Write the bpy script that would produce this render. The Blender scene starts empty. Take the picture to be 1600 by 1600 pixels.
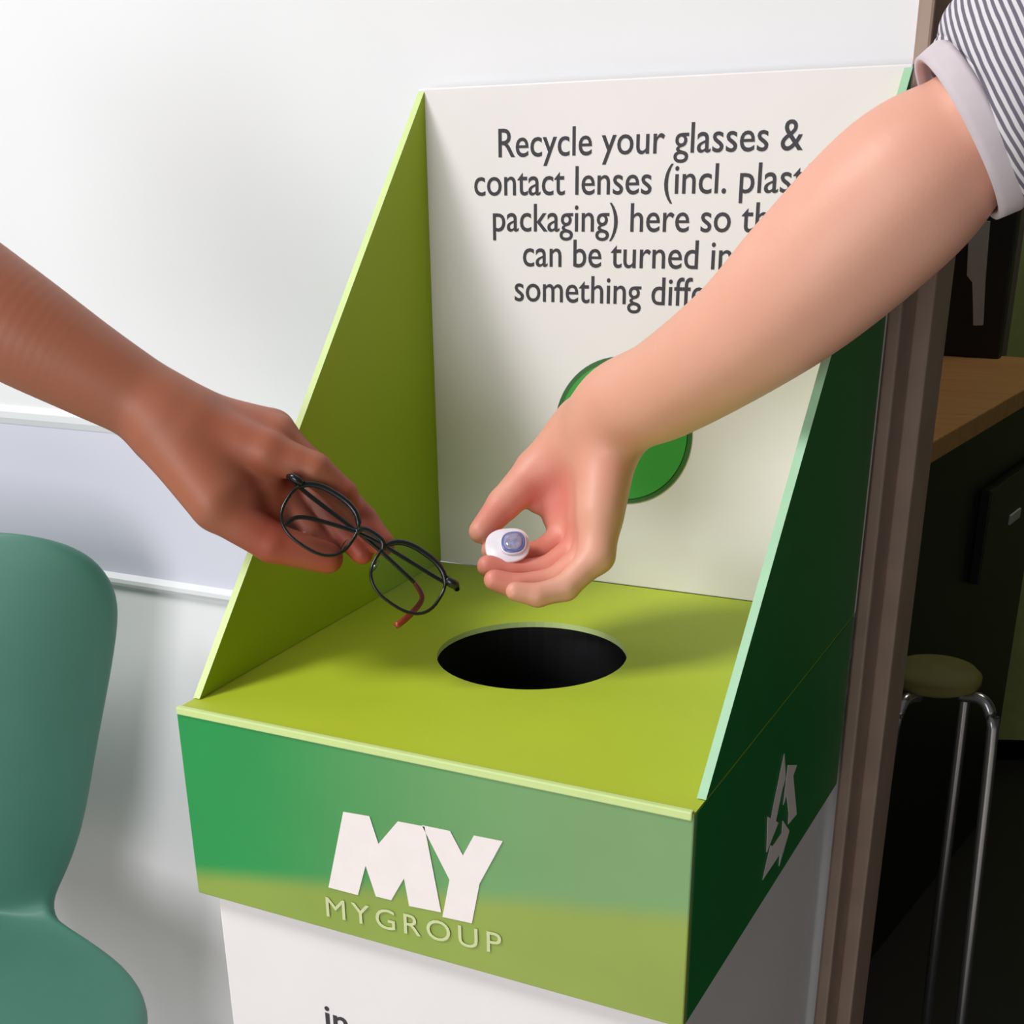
import bpy, bmesh, math, random
import numpy as np
from mathutils import Vector, Matrix

random.seed(4)
scene = bpy.context.scene
C = bpy.context.collection

# ------------------------------------------------------------------ camera
DZ = 0.85                                   # height of the bin's deck above the floor
F_PX = 2137.746
CX, CY = 660.0, 1185.67                    # principal point: the photograph is an off-centre crop
CAM = Vector((0.535225, -0.610816, 0.331971 + DZ))
RGT = Vector((0.87146387, 0.4890949, -0.03656381))
UPV = Vector((-0.17908525, 0.38672135, 0.90464085))
BCK = Vector((0.45659523, -0.78181378, 0.42460336))
cam_data = bpy.data.cameras.new('camera')
cam_data.sensor_width = 36.0
cam_data.lens = F_PX / 1600.0 * 36.0
cam_data.shift_x = (800 - CX) / 1600.0
cam_data.shift_y = (CY - 800) / 1600.0
cam_data.clip_start = 0.02
cam = bpy.data.objects.new('camera', cam_data)
C.objects.link(cam)
m = Matrix((RGT, UPV, BCK)).transposed().to_4x4()
m.translation = CAM
cam.matrix_world = m
scene.camera = cam

# ------------------------------------------------------------------ light
world = bpy.data.worlds.new('world')
scene.world = world
world.use_nodes = True
bg = world.node_tree.nodes['Background']
bg.inputs['Color'].default_value = (0.95, 0.97, 1.0, 1)
bg.inputs['Strength'].default_value = 0.12

def area_light(name, loc, target, sx, sy, power, color=(1, 1, 1)):
    l = bpy.data.lights.new(name, 'AREA')
    l.shape = 'RECTANGLE'; l.size = sx; l.size_y = sy
    l.energy = power; l.color = color
    o = bpy.data.objects.new(name, l)
    o.location = loc
    d = Vector(target) - Vector(loc)
    o.rotation_euler = d.to_track_quat('-Z', 'Y').to_euler()
    C.objects.link(o)
    return o
area_light('window_light', (-1.60, -1.33, 3.38), (0.15, 0.15, 0.95), 1.0, 0.75, 86, (1.0, 0.985, 0.965))
area_light('fill_light', (-0.25, -2.8, 1.3), (-0.2, 0.3, 0.7), 1.6, 1.6, 43, (0.98, 0.99, 1.0))  # added fill from the camera side, no known lamp there
area_light('back_room_fill', (0.5, 1.7, 2.6), (0.3, 1.5, 0.8), 0.4, 0.4, 6, (1.0, 0.92, 0.8))  # added to brighten the dim room, source made up

scene.view_settings.view_transform = 'Standard'
scene.view_settings.look = 'None'
scene.view_settings.gamma = 1
scene.view_settings.use_curve_mapping = False
scene.view_settings.exposure = 0.0

# ------------------------------------------------------------------ helpers
def at(px, py, d):
    """world point seen at a pixel, d metres along the viewing axis"""
    return CAM - BCK * d + RGT * ((px - CX) / F_PX * d) + UPV * ((CY - py) / F_PX * d)

def on_plane(px, py, p0, n):
    r = at(px, py, 1.0) - CAM
    t = (Vector(p0) - CAM).dot(Vector(n)) / r.dot(Vector(n))
    return CAM + r * t

def srgb(r, g, b):
    f = lambda c: (c / 255 / 12.92) if c / 255 <= 0.04045 else ((c / 255 + 0.055) / 1.055) ** 2.4
    return (f(r), f(g), f(b), 1)

def mat(name, color, rough=0.5, var=0.06, scale=30, metallic=0.0, spec=0.5, bump=0.0, bscale=200):
    """procedural material: base colour broken up by noise, optional fine bump"""
    mt = bpy.data.materials.new(name); mt.use_nodes = True
    nt = mt.node_tree; b = nt.nodes['Principled BSDF']
    tc = nt.nodes.new('ShaderNodeTexCoord')
    nz = nt.nodes.new('ShaderNodeTexNoise'); nz.inputs['Scale'].default_value = scale
    nz.inputs['Detail'].default_value = 3
    nt.links.new(tc.outputs['Object'], nz.inputs['Vector'])
    rp = nt.nodes.new('ShaderNodeValToRGB')
    c = color
    rp.color_ramp.elements[0].position = 0.3; rp.color_ramp.elements[1].position = 0.7
    rp.color_ramp.elements[0].color = (c[0] * (1 - var), c[1] * (1 - var), c[2] * (1 - var), 1)
    rp.color_ramp.elements[1].color = (min(1, c[0] * (1 + var)), min(1, c[1] * (1 + var)), min(1, c[2] * (1 + var)), 1)
    nt.links.new(nz.outputs['Fac'], rp.inputs['Fac'])
    nt.links.new(rp.outputs['Color'], b.inputs['Base Color'])
    b.inputs['Roughness'].default_value = rough
    b.inputs['Metallic'].default_value = metallic
    b.inputs['Specular IOR Level'].default_value = spec
    if bump > 0:
        n2 = nt.nodes.new('ShaderNodeTexNoise'); n2.inputs['Scale'].default_value = bscale
        nt.links.new(tc.outputs['Object'], n2.inputs['Vector'])
        bp = nt.nodes.new('ShaderNodeBump'); bp.inputs['Strength'].default_value = bump
        bp.inputs['Distance'].default_value = 0.001
        nt.links.new(n2.outputs['Fac'], bp.inputs['Height'])
        nt.links.new(bp.outputs['Normal'], b.inputs['Normal'])
    return mt

def link(name, me, mats, parent=None, smooth=False):
    o = bpy.data.objects.new(name, me)
    C.objects.link(o)
    for x in (mats if isinstance(mats, (list, tuple)) else [mats]):
        me.materials.append(x)
    if smooth:
        me.polygons.foreach_set('use_smooth', [True] * len(me.polygons))
    if parent is not None:
        o.parent = parent
        o.matrix_parent_inverse = Matrix.Translation(parent.location).inverted() if parent.type == 'EMPTY' else Matrix()
    return o

def from_bm(name, bm, mats, parent=None, smooth=False):
    bmesh.ops.recalc_face_normals(bm, faces=bm.faces)
    me = bpy.data.meshes.new(name); bm.to_mesh(me); bm.free()
    return link(name, me, mats, parent, smooth)

def thing(name, label, cat, loc=(0, 0, 0), group=None):
    o = bpy.data.objects.new(name, None); C.objects.link(o)
    o.empty_display_size = 0.05
    o.location = loc
    tag(o, label, cat, group)
    return o

def tag(o, label, cat, group=None):
    o['label'] = label; o['category'] = cat
    if group: o['group'] = group
    return o

def structure(o, label=None):
    o['kind'] = 'structure'
    if label: o['label'] = label
    return o

def add_box(bm, lo, hi, bevel=0.0, seg=2):
    x0, y0, z0 = lo; x1, y1, z1 = hi
    v = [bm.verts.new(p) for p in ((x0, y0, z0), (x1, y0, z0), (x1, y1, z0), (x0, y1, z0),
                                   (x0, y0, z1), (x1, y0, z1), (x1, y1, z1), (x0, y1, z1))]
    fs = [bm.faces.new([v[i] for i in f]) for f in ((3, 2, 1, 0), (4, 5, 6, 7), (0, 1, 5, 4), (1, 2, 6, 5), (2, 3, 7, 6), (3, 0, 4, 7))]
    if bevel:
        es = list({e for f in fs for e in f.edges})
        bmesh.ops.bevel(bm, geom=es, offset=bevel, segments=seg, affect='EDGES', profile=0.5)

def box(name, lo, hi, mt, parent=None, bevel=0.0):
    bm = bmesh.new(); add_box(bm, lo, hi, bevel)
    return from_bm(name, bm, mt, parent)

def add_prism(bm, pts, off, bevel=0.0):
    """closed polygon pts (3-D) extruded by the vector off"""
    off = Vector(off)
    a = [bm.verts.new(p) for p in pts]
    b = [bm.verts.new(Vector(p) + off) for p in pts]
    n = len(pts)
    fs = [bm.faces.new(a[::-1]), bm.faces.new(b)]
    for i in range(n):
        fs.append(bm.faces.new((a[i], a[(i + 1) % n], b[(i + 1) % n], b[i])))
    if bevel:
        es = list({e for f in fs for e in f.edges})
        bmesh.ops.bevel(bm, geom=es, offset=bevel, segments=2, affect='EDGES', profile=0.5)

def add_tube(bm, pts, radii, seg=14, closed=False, cap=True):
    pts = [Vector(p) for p in pts]; n = len(pts)
    if not isinstance(radii, (list, tuple)): radii = [radii] * n
    rings = []; up = None
    for i, p in enumerate(pts):
        if closed: t = pts[(i + 1) % n] - pts[i - 1]
        else: t = pts[min(i + 1, n - 1)] - pts[max(i - 1, 0)]
        t.normalize()
        if up is None:
            up = Vector((0, 0, 1)) if abs(t.z) < 0.9 else Vector((1, 0, 0))
        up = (up - t * up.dot(t)).normalized()
        s = t.cross(up)
        rings.append([bm.verts.new(p + (up * math.cos(a) + s * math.sin(a)) * radii[i])
                      for a in (2 * math.pi * k / seg for k in range(seg))])
    for i in range(n if closed else n - 1):
        a, b = rings[i], rings[(i + 1) % n]
        sh = 0
        if closed and i == n - 1:
            sh = min(range(seg), key=lambda q: (a[0].co - b[q].co).length)
        for k in range(seg):
            bm.faces.new((a[k], a[(k + 1) % seg], b[(k + 1 + sh) % seg], b[(k + sh) % seg]))
    if cap and not closed:
        bm.faces.new(rings[0][::-1]); bm.faces.new(rings[-1])

def spline(pts, n=8):
    """Catmull-Rom through pts"""
    P = [Vector(p) for p in pts]; P = [P[0] * 2 - P[1]] + P + [P[-1] * 2 - P[-2]]
    out = []
    for i in range(1, len(P) - 2):
        for k in range(n):
            t = k / n
            a, b, c, d = P[i - 1], P[i], P[i + 1], P[i + 2]
            out.append(0.5 * ((2 * b) + (c - a) * t + (2 * a - 5 * b + 4 * c - d) * t * t + (3 * b - a - 3 * c + d) * t ** 3))
    out.append(P[-2])
    return out

# ------------------------------------------------------------------ materials
M = {}
M['wall'] = mat('wall_paint', srgb(236, 236, 238), 0.7, 0.012, 6, bump=0.05, bscale=150)
M['dado'] = mat('dado_paint', srgb(214, 214, 228), 0.65, 0.012, 6)
M['trim'] = mat('trim_paint', srgb(232, 233, 236), 0.5, 0.01, 6)
M['floor'] = mat('floor_vinyl', srgb(206, 200, 192), 0.5, 0.12, 14)
M['jamb'] = mat('jamb_brown', srgb(162, 138, 122), 0.45, 0.1, 20)
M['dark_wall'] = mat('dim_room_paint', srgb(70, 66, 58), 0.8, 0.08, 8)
M['white_card'] = mat('white_card', srgb(236, 231, 232), 0.5, 0.015, 12)
M['lime'] = mat('lime_card', srgb(180, 199, 48), 0.45, 0.03, 9, spec=0.3)
M['lime_wing_shade'] = mat('shaded_lime_card', srgb(156, 180, 16), 0.5, 0.03, 9, spec=0.25)  # darker copy of the lime card, the wing's shade is in the colour
M['lime_edge'] = mat('lime_cut_edge', srgb(206, 226, 150), 0.5, 0.03, 40)
M['green'] = mat('green_card', srgb(24, 128, 58), 0.38, 0.05, 10)
M['edge_teal'] = mat('pale_green_cut_edge', srgb(168, 214, 176), 0.5, 0.04, 40)
M['hole_shade'] = mat('hole_shade_black', srgb(14, 12, 18), 0.6, 0.1, 40)  # black stands in for the shade inside the hole
M['ink'] = mat('dark_ink', srgb(52, 50, 56), 0.6, 0.05, 60)
M['white_ink'] = mat('white_ink', srgb(244, 234, 232), 0.5, 0.02, 60)
M['pale_ink'] = mat('pale_lime_ink', srgb(206, 214, 160), 0.5, 0.03, 60)
M['dot_green'] = mat('dot_green', srgb(58, 158, 62), 0.5, 0.05, 30)
M['dot_rim'] = mat('dot_rim_green', srgb(52, 104, 52), 0.5, 0.05, 30)
M['chair'] = mat('teal_shell', srgb(70, 122, 106), 0.55, 0.04, 12)
M['dark_metal'] = mat('dark_metal', srgb(30, 30, 32), 0.4, 0.05, 40, 0.6)
M['frame'] = mat('black_acetate', srgb(22, 24, 24), 0.25, 0.1, 60)
M['red_tip'] = mat('red_brown_acetate', srgb(150, 58, 42), 0.3, 0.12, 120)
M['chrome'] = mat('chrome', srgb(190, 190, 192), 0.25, 0.02, 40, 0.9)
M['black'] = mat('black_laminate', srgb(26, 24, 24), 0.5, 0.1, 20)
M['olive'] = mat('olive_pad', srgb(120, 116, 62), 0.7, 0.08, 40)
M['screen'] = mat('olive_green_cloth', srgb(172, 190, 112), 0.8, 0.08, 30)
M['screen_post'] = mat('screen_post', srgb(120, 112, 96), 0.6, 0.08, 30)
M['plate'] = mat('grey_plate', srgb(190, 188, 186), 0.4, 0.03, 40)
M['nail'] = mat('nail', srgb(226, 164, 150), 0.3, 0.02, 60)
M['foil'] = mat('blister_white', srgb(228, 222, 230), 0.3, 0.04, 120)
M['lens_blue'] = mat('lens_blue', srgb(96, 110, 172), 0.15, 0.1, 200)
M['lens_clear'] = mat('lens_clear', srgb(150, 148, 176), 0.08, 0.45, 160)

def wood(name, c0, c1):
    mt = bpy.data.materials.new(name); mt.use_nodes = True
    nt = mt.node_tree; b = nt.nodes['Principled BSDF']
    tc = nt.nodes.new('ShaderNodeTexCoord'); mp = nt.nodes.new('ShaderNodeMapping')
    mp.inputs['Scale'].default_value = (3, 30, 30)
    nz = nt.nodes.new('ShaderNodeTexNoise'); nz.inputs['Scale'].default_value = 2; nz.inputs['Detail'].default_value = 5
    rp = nt.nodes.new('ShaderNodeValToRGB')
    rp.color_ramp.elements[0].color = c0; rp.color_ramp.elements[1].color = c1
    nt.links.new(tc.outputs['Object'], mp.inputs['Vector']); nt.links.new(mp.outputs[0], nz.inputs['Vector'])
    nt.links.new(nz.outputs['Fac'], rp.inputs['Fac']); nt.links.new(rp.outputs[0], b.inputs['Base Color'])
    b.inputs['Roughness'].default_value = 0.5
    return mt
M['wood'] = wood('oak', srgb(176, 120, 66), srgb(214, 164, 106))

def front_band():
    """front band: printed olive along the lower edge, base colour going from green on the left to sage on the right"""
    mt = bpy.data.materials.new('green_band'); mt.use_nodes = True
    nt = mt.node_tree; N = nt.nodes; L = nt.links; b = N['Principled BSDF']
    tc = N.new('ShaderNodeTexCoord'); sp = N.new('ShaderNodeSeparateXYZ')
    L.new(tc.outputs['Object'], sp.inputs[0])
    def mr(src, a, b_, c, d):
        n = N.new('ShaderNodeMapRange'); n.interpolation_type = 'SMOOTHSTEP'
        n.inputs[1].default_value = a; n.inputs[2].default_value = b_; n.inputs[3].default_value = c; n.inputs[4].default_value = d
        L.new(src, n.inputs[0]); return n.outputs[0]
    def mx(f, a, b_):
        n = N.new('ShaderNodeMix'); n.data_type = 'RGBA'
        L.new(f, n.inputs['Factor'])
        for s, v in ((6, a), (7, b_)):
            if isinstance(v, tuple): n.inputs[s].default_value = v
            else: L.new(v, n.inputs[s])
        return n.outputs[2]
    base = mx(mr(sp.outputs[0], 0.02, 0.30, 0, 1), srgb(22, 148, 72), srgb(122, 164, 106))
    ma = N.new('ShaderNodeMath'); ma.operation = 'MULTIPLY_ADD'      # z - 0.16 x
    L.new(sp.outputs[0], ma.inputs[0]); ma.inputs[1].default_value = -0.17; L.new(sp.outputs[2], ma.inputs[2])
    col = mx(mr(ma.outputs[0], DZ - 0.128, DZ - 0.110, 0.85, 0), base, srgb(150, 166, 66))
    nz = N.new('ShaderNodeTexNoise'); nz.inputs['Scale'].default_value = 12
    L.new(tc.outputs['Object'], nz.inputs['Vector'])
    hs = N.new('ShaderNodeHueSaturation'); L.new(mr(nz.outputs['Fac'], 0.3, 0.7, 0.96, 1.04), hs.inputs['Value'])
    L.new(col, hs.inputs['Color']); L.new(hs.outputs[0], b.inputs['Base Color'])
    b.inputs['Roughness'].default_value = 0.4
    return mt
M['band'] = front_band()

def skin(name, base, red, sss=0.12):
    mt = bpy.data.materials.new(name); mt.use_nodes = True
    nt = mt.node_tree; N = nt.nodes; L = nt.links; b = N['Principled BSDF']
    tc = N.new('ShaderNodeTexCoord')
    nz = N.new('ShaderNodeTexNoise'); nz.inputs['Scale'].default_value = 28; nz.inputs['Detail'].default_value = 4
    L.new(tc.outputs['Object'], nz.inputs['Vector'])
    at_ = N.new('ShaderNodeAttribute'); at_.attribute_name = 'blush'
    ma = N.new('ShaderNodeMath'); ma.operation = 'MULTIPLY_ADD'; ma.inputs[1].default_value = 0.35; ma.use_clamp = True
    L.new(nz.outputs['Fac'], ma.inputs[0]); L.new(at_.outputs['Fac'], ma.inputs[2])
    mx = N.new('ShaderNodeMix'); mx.data_type = 'RGBA'
    mx.inputs[6].default_value = base; mx.inputs[7].default_value = red
    L.new(ma.outputs[0], mx.inputs['Factor']); L.new(mx.outputs[2], b.inputs['Base Color'])
    b.inputs['Roughness'].default_value = 0.5
    b.inputs['Subsurface Weight'].default_value = sss
    b.inputs['Subsurface Radius'].default_value = (0.008, 0.003, 0.0015)
    b.inputs['Subsurface Scale'].default_value = 1.0
    vo = N.new('ShaderNodeTexVoronoi'); vo.inputs['Scale'].default_value = 700
    L.new(tc.outputs['Object'], vo.inputs['Vector'])
    bp = N.new('ShaderNodeBump'); bp.inputs['Strength'].default_value = 0.05; bp.inputs['Distance'].default_value = 0.0006
    L.new(vo.outputs['Distance'], bp.inputs['Height']); L.new(bp.outputs[0], b.inputs['Normal'])
    return mt
M['skin_fair'] = skin('fair_skin', srgb(226, 172, 148), srgb(214, 128, 112))
M['skin_tan'] = skin('tan_skin', srgb(164, 102, 74), srgb(170, 76, 58))

def stripes():
    mt = bpy.data.materials.new('striped_cotton'); mt.use_nodes = True
    nt = mt.node_tree; N = nt.nodes; L = nt.links; b = N['Principled BSDF']
    tc = N.new('ShaderNodeTexCoord')
    wv = N.new('ShaderNodeTexWave'); wv.inputs['Scale'].default_value = 92; wv.inputs['Distortion'].default_value = 0.6
    wv.inputs['Detail'].default_value = 1
    mp = N.new('ShaderNodeMapping'); mp.inputs['Rotation'].default_value = (0.3, 0.55, 0.2)
    L.new(tc.outputs['Object'], mp.inputs['Vector']); L.new(mp.outputs[0], wv.inputs['Vector'])
    rp = N.new('ShaderNodeValToRGB')
    rp.color_ramp.elements[0].position = 0.35; rp.color_ramp.elements[1].position = 0.65
    rp.color_ramp.elements[0].color = srgb(104, 98, 112); rp.color_ramp.elements[1].color = srgb(214, 210, 216)
    L.new(wv.outputs['Fac'], rp.inputs['Fac']); L.new(rp.outputs[0], b.inputs['Base Color'])
    b.inputs['Roughness'].default_value = 0.85
    return mt
M['stripes'] = stripes()
M['cuff'] = mat('cuff_cotton', srgb(206, 194, 200), 0.85, 0.05, 60)

def glass():
    mt = bpy.data.materials.new('spectacle_glass'); mt.use_nodes = True
    nt = mt.node_tree; N = nt.nodes; L = nt.links
    for n in list(N):
        if n.type == 'BSDF_PRINCIPLED': N.remove(n)
    tr = N.new('ShaderNodeBsdfTransparent'); tr.inputs[0].default_value = (0.95, 0.98, 0.96, 1)
    gl = N.new('ShaderNodeBsdfGlossy'); gl.inputs['Roughness'].default_value = 0.05
    fr = N.new('ShaderNodeFresnel'); fr.inputs['IOR'].default_value = 1.45
    mx = N.new('ShaderNodeMixShader')
    L.new(fr.outputs[0], mx.inputs[0]); L.new(tr.outputs[0], mx.inputs[1]); L.new(gl.outputs[0], mx.inputs[2])
    L.new(mx.outputs[0], N['Material Output'].inputs[0])
    return mt
M['glass'] = glass()

# ------------------------------------------------------------------ the room
YW = 0.362            # face of the white wall
YB = 0.482            # its back face
XE = 0.348            # where the wall ends at the opening
structure(box('floor', (-3.2, -2.6, -0.05), (2.6, 2.6, 0.0), M['floor']), 'brown vinyl floor')
structure(box('wall_back', (-3.2, YW, 0.0), (XE - 0.010, YB, 2.7), M['wall']), 'white wall behind the recycling bin')
structure(box('wall_header', (XE - 0.010, YW, 2.1), (2.6, YB, 2.7), M['wall']))
# jamb lining on the end of the wall
jb = bmesh.new()
add_box(jb, (XE - 0.010, YW - 0.008, 0), (XE, YB + 0.008, 2.1), 0.002)
structure(from_bm('trim_1', jb, M['jamb']), 'brown door jamb at the end of the white wall')
jb = bmesh.new()
add_box(jb, (XE - 0.001, YW + 0.034, 0), (XE + 0.012, YB - 0.022, 2.09), 0.002)
structure(from_bm('trim_2', jb, M['jamb']), 'brown door stop on the jamb')
# wall mouldings (left of the bin): a thin picture rail and a deeper ledge below
z1 = on_plane(110, 655, (0, YW, 0), (0, 1, 0)).z
z2 = on_plane(255, 915, (0, YW, 0), (0, 1, 0)).z
def moulding(name, prof, mt, label):
    bm = bmesh.new()
    add_prism(bm, [(-3.2, YW + 0.001 - y, z) for (y, z) in prof], (3.2 + XE - 0.014, 0, 0))
    structure(from_bm(name, bm, mt), label)
moulding('trim_3', [(0, z1 - .010), (.003, z1 - .009), (.005, z1 - .003), (.005, z1 + .003), (.003, z1 + .007), (0, z1 + .009)], M['trim'], 'thin white moulding along the wall')
moulding('trim_4', [(0, z2 - .006), (.006, z2 - .005), (.009, z2 - .001), (.009, z2 + .003), (.004, z2 + .006), (0, z2 + .008)], M['trim'], 'white dado rail along the lower wall')
structure(box('wall_dado', (-3.2, YW - 0.0015, z2 + 0.006), (XE - 0.014, YW + 0.001, z1 - 0.008), M['dado']), 'pale lavender painted strip between the two mouldings')
# dim room beyond the opening
structure(box('floor_beyond_shade', (XE - 1.9, YB, 0.0), (2.6, 2.5, 0.004), M['black']), 'black sheet over the floor beyond, standing in for its shade')  # dimness of the back room painted as a black sheet over the floor
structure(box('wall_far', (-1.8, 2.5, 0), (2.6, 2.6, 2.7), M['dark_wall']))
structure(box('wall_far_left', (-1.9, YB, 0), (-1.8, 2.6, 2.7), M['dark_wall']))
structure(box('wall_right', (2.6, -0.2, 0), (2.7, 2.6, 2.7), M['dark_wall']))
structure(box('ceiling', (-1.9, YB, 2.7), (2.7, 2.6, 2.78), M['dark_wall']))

# ------------------------------------------------------------------ recycling bin
W, D, H, HB = 0.34, 0.3407, 0.3501, 0.1346
FL, LN, YF, TP = 0.0015, 0.0, 0.0179, 0.0
HR, HX, HY = 0.0642, 0.1633, 0.1781
TH = 0.005
Z = DZ
binr = thing('recycling_bin', 'green and white cardboard recycling bin with round hole and tall header card', 'bin', (W / 2, D / 2, 0))

# body
bm = bmesh.new()
b0, zt = 0.009, Z - HB + 0.02
add_prism(bm, [(b0, b0, 0.001), (W - b0, b0, 0.001), (W - b0, D - b0, 0.001), (b0, D - b0, 0.001)], (0, 0, zt), 0.0015)
from_bm('body', bm, M['white_card'], binr)

# lid sides: tapered sleeve, each wall a board
def lid_side(name, p0, p1, nrm, mt, lab):
    bm = bmesh.new()
    n = Vector(nrm)
    t = (Vector(p1) - Vector(p0)).normalized()
    a = Vector(p0) ; b = Vector(p1)
    lo_a = a - n * TP + t * TP; lo_b = b - n * TP - t * TP
    pts = [Vector((lo_a.x, lo_a.y, Z - HB)), Vector((lo_b.x, lo_b.y, Z - HB)), Vector((b.x, b.y, Z - 0.001)), Vector((a.x, a.y, Z - 0.001))]
    add_prism(bm, pts, -n * TH, 0.0009)
    o = from_bm(name, bm, mt, binr)
    if lab: o['label'] = lab
    return o
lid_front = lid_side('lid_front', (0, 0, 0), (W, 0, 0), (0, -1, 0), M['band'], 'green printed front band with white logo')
lid_right = lid_side('lid_side', (W, TH, 0), (W, D, 0), (1, 0, 0), M['green'], 'dark green side band with white recycling arrows')
lid_side('lid_side', (0, D, 0), (0, TH, 0), (-1, 0, 0), M['green'], None)
lid_side('lid_back', (W - TH, D, 0), (TH, D, 0), (0, 1, 0), M['green'], None)

# deck with the round hole
bm = bmesh.new()
def deck_ring(zz):
    n = 64
    cir = [bm.verts.new((HX + HR * math.cos(2 * math.pi * k / n), HY + HR * math.sin(2 * math.pi * k / n), zz)) for k in range(n)]
    out = []
    for k in range(n):
        dx, dy = math.cos(2 * math.pi * k / n), math.sin(2 * math.pi * k / n)
        ts = []
        if dx > 1e-9: ts.append((W - 0.0005 - HX) / dx)
        if dx < -1e-9: ts.append((0.0005 - HX) / dx)
        if dy > 1e-9: ts.append((D - 0.0005 - HY) / dy)
        if dy < -1e-9: ts.append((0.0005 - HY) / dy)
        t = min(ts)
        out.append([HX + dx * t, HY + dy * t])
    for cx in (0.0005, W - 0.0005):
        for cy in (0.0005, D - 0.0005):
            k = min(range(n), key=lambda i: (out[i][0] - cx) ** 2 + (out[i][1] - cy) ** 2)
            out[k] = [cx, cy]
    return cir, [bm.verts.new((p[0], p[1], zz)) for p in out]
c1, o1 = deck_ring(Z); c0, o0 = deck_ring(Z - 0.004)
n = 64
for k in range(n):
    j = (k + 1) % n
    bm.faces.new((c1[k], o1[k], o1[j], c1[j]))
    bm.faces.new((c0[k], c0[j], o0[j], o0[k]))
    bm.faces.new((o1[k], o0[k], o0[j], o1[j]))
    f = bm.faces.new((c1[k], c1[j], c0[j], c0[k])); f.material_index = 1
deck = from_bm('deck', bm, [M['lime'], M['lime_edge']], binr)
deck['label'] = 'lime green deck with a round black hole'
# pale fold line along the front edge of the deck
bm = bmesh.new()
add_box(bm, (0.001, -0.0012, Z - 0.0035), (W - 0.001, 0.003, Z + 0.0016), 0.0008)
from_bm('front_fold', bm, M['lime_edge'], binr)
# black cup under the hole, added for the shade inside
bm = bmesh.new()
rings = []
for (rr, zz) in ((HR + .006, Z - 0.0045), (HR + 0.008, Z - 0.05), (HR + 0.004, Z - 0.105), (0.0, Z - 0.107)):
    rings.append([bm.verts.new((HX + rr * math.cos(2 * math.pi * k / 40), HY + rr * math.sin(2 * math.pi * k / 40), zz)) for k in range(40)] if rr > 0 else [bm.verts.new((HX, HY, zz))])
for a, b in zip(rings[:-1], rings[1:]):
    for k in range(40):
        j = (k + 1) % 40
        if len(b) == 1: bm.faces.new((a[k], a[j], b[0]))
        else: bm.faces.new((a[k], a[j], b[j], b[k]))
from_bm('hole_shade', bm, M['hole_shade'], binr)

# header card (flares and leans slightly), and the two triangular wings
PT = TH
def header():
    bm = bmesh.new()
    add_prism(bm, [(0, D, Z), (W, D, Z), (W + FL, D + LN, Z + H), (-FL, D + LN, Z + H)], (0, PT, 0), 0.0009)
    o = from_bm('header_card', bm, M['white_card'], binr)
    o['label'] = 'tall white header card printed with dark lettering'
    return o
header_card = header()
def wing(side):
    s = 1 if side > 0 else -1
    x0 = W if s > 0 else 0
    xt = W + FL if s > 0 else -FL
    pts = [Vector((x0, YF, Z + 0.0005)), Vector((x0, D - 0.0003, Z + 0.0005)), Vector((xt, D + LN - 0.0003, Z + H - 0.002))]
    off = Vector((-s * TH, 0, 0))
    bm = bmesh.new()
    a = [bm.verts.new(p) for p in pts]; b = [bm.verts.new(p + off) for p in pts]
    f = bm.faces.new(a); f.material_index = 1           # outer face
    f = bm.faces.new(b[::-1]); f.material_index = 0     # inner face
    for i in range(3):
        f = bm.faces.new((a[i], b[i], b[(i + 1) % 3], a[(i + 1) % 3])); f.material_index = 2
    o = from_bm('wing', bm, [M['lime_wing_shade'], M['green'], M['edge_teal'] if s > 0 else M['lime_edge']], binr)
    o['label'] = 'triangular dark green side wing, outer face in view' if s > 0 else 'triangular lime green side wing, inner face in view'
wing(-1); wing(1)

# ---- lettering and marks
def text_mesh(body, bold=0.0, shear=0.0, spacing=1.0):
    cu = bpy.data.curves.new('text', 'FONT'); cu.body = body
    cu.align_x = 'CENTER'; cu.size = 1.0; cu.offset = bold; cu.shear = shear; cu.space_character = spacing
    cu.resolution_u = 4; cu.extrude = 0.012
    o = bpy.data.objects.new('text', cu); C.objects.link(o)
    dg = bpy.context.evaluated_depsgraph_get(); dg.update()
    me = bpy.data.meshes.new_from_object(o.evaluated_get(dg))
    bpy.data.objects.remove(o); bpy.data.curves.remove(cu)
    return me

def place_text(name, me, origin, ex, ey, sx, sy, mt, parent, lift=0.0002):
    """me lies in xy; local x -> ex*sx, y -> ey*sy"""
    ez = ex.cross(ey).normalized()
    for v in me.vertices:
        c = v.co.copy()
        v.co = origin + ex * (c.x * sx) + ey * (c.y * sy) + ez * (lift + c.z * 0.01)
    me.materials.clear()
    return link(name, me, mt, parent)

pn = Vector((0, -H, LN)).normalized()                     # header normal, to the viewer
pe = Vector((1, 0, 0)); pu = Vector((0, LN, H)).normalized()
P0 = Vector((0, D, Z))
lines = [('Recycle your glasses &', 778, 1247, 240), ('contact lenses (incl. plastic', 737, None, 303),
         ('packaging) here so they', None, None, 362), ('can be turned into', None, None, 419), ('something different.', None, None, 476)]
lh = header_card
sc = None
cxp = on_plane(1002, 240, P0, pn).x
for (t, xa, xb, yb) in lines:
    me = text_mesh(t, 0.004)
    w0 = max(v.co.x for v in me.vertices) - min(v.co.x for v in me.vertices)
    if sc is None:
        sc = (on_plane(xb, yb, P0, pn) - on_plane(xa, yb, P0, pn)).length / w0 * 1.01
    org = on_plane(1012, yb, P0, pn); org.x = cxp
    o = place_text('header_lettering', me, org, pe, pu, sc, sc * 1.12, M['ink'], lh)
    o['label'] = 'dark lettering reading ' + t.replace('&', 'and').replace('(', '').replace(')', '').rstrip('.')

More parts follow.
